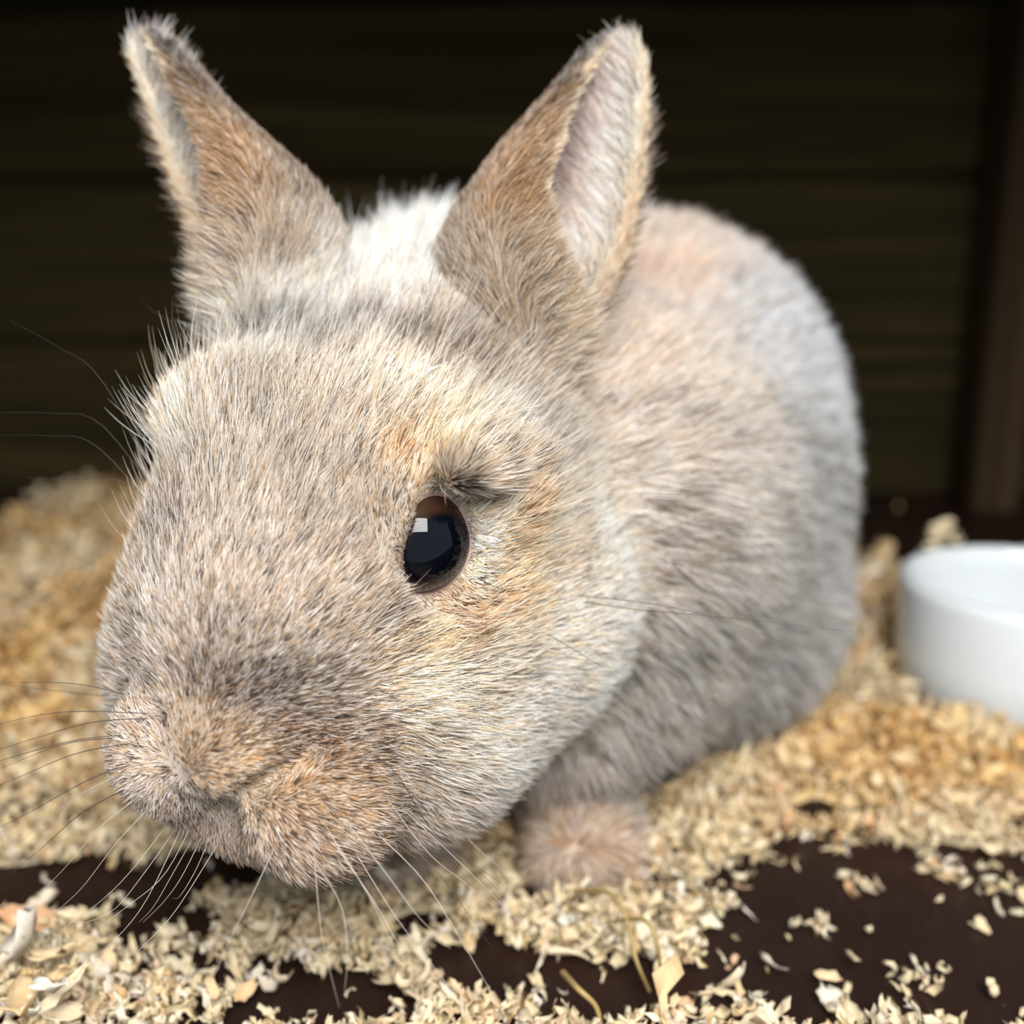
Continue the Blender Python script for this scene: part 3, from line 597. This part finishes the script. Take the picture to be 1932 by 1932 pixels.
# ---- eyes
def eye_mesh():
    bm = bmesh.new(); bmesh.ops.create_uvsphere(bm, u_segments=48, v_segments=32, radius=EYE_R * HS * CM); return bm
M_EYE, nt, b = nodes('dark_brown_eye'); tc = N(nt, 'ShaderNodeTexCoord'); sx_ = N(nt, 'ShaderNodeSeparateXYZ'); nt.links.new(tc.outputs['Generated'], sx_.inputs[0])
nt.links.new(ramp(nt, [(.0, (.02, .013, .009)), (.80, (.032, .015, .008)), (.865, (.0012, .0018, .004)), (1, (.001, .0015, .004))], sx_.outputs['Z']), b.inputs['Base Color'])
b.inputs['Roughness'].default_value = .02; b.inputs['Specular IOR Level'].default_value = .28
for c, aim in ((EYE, (1.0, -.75, .12)), (EYE_FAR, (-1.0, -.5, .1))):
    me = bpy.data.meshes.new('eye'); bm = eye_mesh(); bm.to_mesh(me); bm.free(); o = child('eye', me, M_EYE)
    o.location = hp(*c) * CM; o.rotation_euler = Vector(HR @ np.array(aim)).to_track_quat('Z', 'Y').to_euler(); o['label'] = 'glossy dark brown eye'
# ---- fur
tris = []
pl = np.empty(len(skin.polygons) * 4, np.int32)
skin.polygons.foreach_get('vertices', pl); Q4 = pl.reshape(-1, 4); T3 = np.concatenate([Q4[:, [0, 1, 2]], Q4[:, [0, 2, 3]]])
A, B_, C_ = SV[T3[:, 0]], SV[T3[:, 1]], SV[T3[:, 2]]; areaT = .5 * np.linalg.norm(np.cross(B_ - A, C_ - A), axis=1)
cen = (A + B_ + C_) / 3; nrm = norm(SN[T3].sum(1)); facing = (nrm * norm(CAM - cen)).sum(1)
tearid = earid[T3[:, 0]]; thead = headw[T3].mean(1); tpaw = paw[T3].mean(1); tin = inner[T3[:, 0]]
M_FUR, nt, b = nodes('rabbit_fur'); a_ = N(nt, 'ShaderNodeAttribute', attribute_name='hair_colour'); hi_n = N(nt, 'ShaderNodeHairInfo')
mu = N(nt, 'ShaderNodeMix', data_type='RGBA', blend_type='MULTIPLY'); mu.inputs[0].default_value = 1; nt.links.new(a_.outputs['Color'], mu.inputs[6])
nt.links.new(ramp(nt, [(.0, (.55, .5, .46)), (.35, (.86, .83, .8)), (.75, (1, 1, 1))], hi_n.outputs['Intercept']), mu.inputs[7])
nt.links.new(mu.outputs[2], b.inputs['Base Color']); b.inputs['Roughness'].default_value = .5; b.inputs['Specular IOR Level'].default_value = .25
tr = N(nt, 'ShaderNodeBsdfTranslucent'); nt.links.new(mu.outputs[2], tr.inputs[0]); ms = N(nt, 'ShaderNodeMixShader'); ms.inputs[0].default_value = .35
nt.links.new(b.outputs[0], ms.inputs[1]); nt.links.new(tr.outputs[0], ms.inputs[2]); nt.links.new(ms.outputs[0], nt.nodes['Material Output'].inputs[0])
def fur(name, mask, count, rad, seed, kinds, clump=.13, label=None, lenvar=.22, npt=5):
    r = np.random.default_rng(seed); wgt = areaT * mask * np.clip(.35 + facing * 2.2, .16, 1.0)
    cum = np.cumsum(wgt); t = np.searchsorted(cum, r.random(count) * cum[-1]); u = r.random(count); v = r.random(count); fl = u + v > 1; u[fl] = 1 - u[fl]; v[fl] = 1 - v[fl]
    bw = np.stack([1 - u - v, u, v], 1)[..., None]; ix = T3[t]
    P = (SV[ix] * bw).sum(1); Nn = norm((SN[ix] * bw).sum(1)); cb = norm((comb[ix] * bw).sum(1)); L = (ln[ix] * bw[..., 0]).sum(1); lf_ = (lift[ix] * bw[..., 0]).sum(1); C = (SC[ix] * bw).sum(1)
    bad = np.zeros(len(P), bool)
    for ep in (eyeP, eyeP2): bad |= np.linalg.norm(P - ep, axis=1) < EYE_R * HS * 1.0
    # tufts: neighbours lean the same way and close up at the tip
    k2 = np.floor((P + r.normal(0, .008, P.shape)) / (clump * .42)).astype(np.int64); k2 = (k2[:, 0] * 83492791 ^ k2[:, 1] * 73856093 ^ k2[:, 2] * 19349663) % 65521; lock = r.random(65521)[k2]
    key = np.floor((P + r.normal(0, clump * .22, P.shape)) / clump).astype(np.int64); kk = key[:, 0] * 73856093 ^ key[:, 1] * 19349663 ^ key[:, 2] * 83492791
    uq, inv = np.unique(kk, return_inverse=True); nc = len(uq); cnt = np.bincount(inv, minlength=nc)[:, None]
    pc = np.stack([np.bincount(inv, P[:, i], nc) for i in range(3)], 1) / cnt
    jc = r.normal(0, .15, (nc, 3))[inv]; js = r.normal(0, .11, P.shape); lc = r.normal(0, .16, nc)[inv]
    bit = np.cross(Nn, cb)
    d0 = norm(cb + Nn * (lf_ * 2.0 + .12)[:, None] + (jc[:, :1] + js[:, :1]) * bit + .5 * js); d1 = norm(cb + Nn * (lf_ * .55)[:, None] + (jc[:, :1] * 1.5 + js[:, 1:2]) * bit)
    L = L * np.clip(1 + r.normal(0, lenvar, len(P)) + lc, .4, 1.8)
    pull = (pc[inv] - P); pull -= (pull * Nn).sum(1)[:, None] * Nn
    ts = np.linspace(0, 1, npt); pts = np.zeros((len(P), npt, 3))
    for k, tt in enumerate(ts): pts[:, k] = P - Nn * .02 + L[:, None] * (d0 * (tt - .42 * tt * tt) + d1 * .45 * tt * tt) + pull * (.32 * tt * tt)
    # hair kinds: pale, body colour, dark agouti
    pk = r.random(len(P)); kc = np.where(r.random(len(P)) < .6, lock, pk)
    mul = np.ones((len(P), 3)); pale, dark, tan = kinds
    m1 = kc < pale; mul[m1] = 1; C[m1] = C[m1] * .3 + .7 * np.clip(C[m1] * .7 + .42, 0, .92)
    lum = C.mean(1); lum0 = (SC[ix] * bw).sum(1).mean(1); m2 = kc > 1 - dark * np.clip(1.75 - lum0 * 1.9, .35, 1.3); C[m2] = C[m2] * np.array([.26, .24, .24]); m3 = (~m1) & (~m2) & (r.random(len(P)) < tan); C[m3] = C[m3] * np.array([1.04, .88, .68])
    C = np.clip(C * (1 + r.normal(0, .09, len(P)))[:, None], .01, .93)
    keep = ~bad; pts = pts[keep]; C = C[keep]; n = len(C)
    hc = bpy.data.hair_curves.new(name); hc.add_curves([npt] * n)
    hc.attributes['position'].data.foreach_set('vector', (pts * CM).astype(np.float32).ravel())
    rr = (rad * (r.uniform(.75, 1.25, n) + .35 * m1[keep])[:, None] * np.array([.9, 1, .9, .62, .12] if npt == 5 else np.linspace(1, .15, npt))[None]).astype(np.float32)
    ra = hc.attributes.get('radius') or hc.attributes.new('radius', 'FLOAT', 'POINT'); ra.data.foreach_set('value', (rr * CM).ravel())
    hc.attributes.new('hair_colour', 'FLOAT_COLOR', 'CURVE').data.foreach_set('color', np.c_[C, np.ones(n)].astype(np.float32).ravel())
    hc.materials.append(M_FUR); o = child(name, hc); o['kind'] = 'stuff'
    if label: o['label'] = label
    return o
ne = tearid == 0
fur('head_fur', ne * (thead >= .5), 330000, .0078, 1, (.32, .24, .35), .12)
fur('body_fur', ne * (thead < .5) * (tpaw < .5), 260000, .0105, 2, (.36, .14, .2), .26)
fur('paw_fur', ne * (thead < .5) * (tpaw >= .5), 30000, .009, 3, (.3, .1, .3), .16)
for q in (1, 2):
    fur('ear_fur', (tearid == q) * 1.0 * (~tin), 95000, .0052, 3 + q, (.24, .28, .35), .07)
    fur('inner_ear_fur', (tearid == q) * 1.0 * tin, 20000, .0055, 7 + q, (.5, .03, .2), .14, 'white inner ear hair')
ln *= 1.75 - .75 * nape; lift *= 1.9 - .9 * nape
crown = np.clip((HL[T3].mean(1)[:, 2] - .2) / 1.5, 0, 1)
napeT = nape[T3].mean(1)
fur('guard_hair', ne * np.clip(thead * crown + napeT * .5, 0, 1.5), 6000, .0035, 21, (.3, .25, .2), .3, npt=5, lenvar=.35)
# ---- whiskers: root on the face, tip out in the air
M_WD, nt, b = nodes('dark_whisker'); b.inputs['Base Color'].default_value = (.05, .042, .038, 1); b.inputs['Roughness'].default_value = .35
M_WL, nt, b = nodes('pale_whisker'); b.inputs['Base Color'].default_value = (.46, .40, .34, 1); b.inputs['Roughness'].default_value = .35
WH = [
 ('d', [(255, 1310), (140, 1290), (0, 1288)], 0), ('d', [(235, 1322), (120, 1305), (0, 1290)], .5), ('d', [(300, 1347), (150, 1342), (60, 1352), (-20, 1372)], 0), ('d', [(320, 1358), (180, 1362), (60, 1395), (-20, 1420)], .6),
 ('d', [(250, 1382), (140, 1397), (0, 1435), (-20, 1440)], 0), ('d', [(255, 1388), (130, 1402), (0, 1450)], .8), ('d', [(280, 1395), (150, 1420), (50, 1460), (-20, 1490)], .4), ('d', [(240, 1438), (150, 1480), (60, 1530), (-20, 1570)], 0),
 ('p', [(250, 1450), (150, 1500), (70, 1560), (0, 1625)], .8), ('d', [(260, 1480), (160, 1530), (90, 1590), (20, 1650)], .4), ('p', [(270, 1500), (190, 1560), (120, 1640), (60, 1700)], .2), ('p', [(290, 1520), (220, 1590), (150, 1680), (80, 1740)], 0),
 ('p', [(310, 1560), (250, 1640), (190, 1700), (120, 1752)], -.6), ('p', [(325, 1570), (270, 1650), (210, 1720), (130, 1750)], -.8), ('p', [(350, 1575), (310, 1650), (240, 1710), (178, 1755)], -1), ('p', [(365, 1580), (325, 1650), (290, 1710), (262, 1740)], -1.2),
 ('p', [(380, 1580), (345, 1650), (310, 1700), (270, 1740)], -1.2), ('p', [(395, 1580), (370, 1640), (340, 1690), (325, 1695)], -1), ('p', [(340, 1560), (275, 1700), (210, 1780), (175, 1808)], -1.2), ('p', [(420, 1580), (330, 1720), (265, 1790), (235, 1832)], -1.4),
 ('d', [(655, 1392), (740, 1450), (810, 1560), (880, 1620), (950, 1670)], .6), ('d', [(680, 1400), (780, 1500), (850, 1590), (940, 1680)], .3), ('p', [(700, 1450), (800, 1600), (870, 1660), (930, 1710)], .2), ('p', [(640, 1530), (730, 1650), (790, 1730), (850, 1790)], -.6),
 ('p', [(600, 1540), (690, 1680), (730, 1760), (755, 1820)], -.8), ('p', [(560, 1590), (640, 1700), (655, 1800), (650, 1870)], -1), ('p', [(620, 1580), (705, 1700), (745, 1770), (770, 1800)], -.5), ('d', [(720, 1540), (820, 1640), (880, 1720), (930, 1790)], -.3),
 ('p', [(700, 1560), (790, 1650), (850, 1740), (920, 1860), (960, 1932)], -1), ('p', [(660, 1590), (740, 1720), (800, 1800), (900, 1932)], -1.2), ('p', [(590, 1590), (600, 1700), (610, 1780), (640, 1900)], -1), ('p', [(740, 1500), (860, 1620), (940, 1700), (1010, 1770)], .4),
 ('d', [(1075, 1130), (1200, 1150), (1350, 1163), (1610, 1192)], -1.2), ('d', [(1070, 1120), (1220, 1138), (1340, 1163), (1450, 1200)], -1.0), ('d', [(900, 1090), (930, 1105), (960, 1115)], 0), ('d', [(1010, 1180), (1090, 1230), (1160, 1275)], -.6),
 ('f', [(265, 780), (190, 715), (110, 655), (20, 605)], .3), ('f', [(270, 850), (190, 800), (100, 780), (-10, 778)], .2), ('f', [(265, 880), (180, 840), (90, 822), (-10, 822)], .4), ('f', [(285, 915), (230, 908), (130, 905), (50, 902)], 0),
 ('d', [(790, 950), (760, 945), (735, 962)], 0), ('p', [(850, 1550), (900, 1600), (945, 1640), (985, 1700)], .4), ('p', [(520, 1590), (480, 1680), (440, 1760), (400, 1850)], -1),
]
for kind, pts, dz in WH:
    p0, n0 = hit(*pts[0])
    k = 0
    while p0 is None and k < 12: k += 1; p0, n0 = hit(pts[0][0] + (450 - pts[0][0]) * .06 * k, pts[0][1] + (1420 - pts[0][1]) * .06 * k)
    if p0 is None: continue
    d0_ = (p0 - CAM) @ FWD; P = [p0 - n0 * .1]; m_ = len(pts) - 1
    for i, q in enumerate(pts[1:], 1): P.append(at(*q, d0_ - .12 + dz * i / m_))
    v, f = tube(P, {'d': .009, 'p': .0072, 'f': .005}[kind], .0015, 14, 4)
    o = child('whisker', mesh_np('whisker', v, f), M_WL if kind == 'p' else M_WD); o['label'] = 'pale whisker' if kind == 'p' else 'dark whisker'
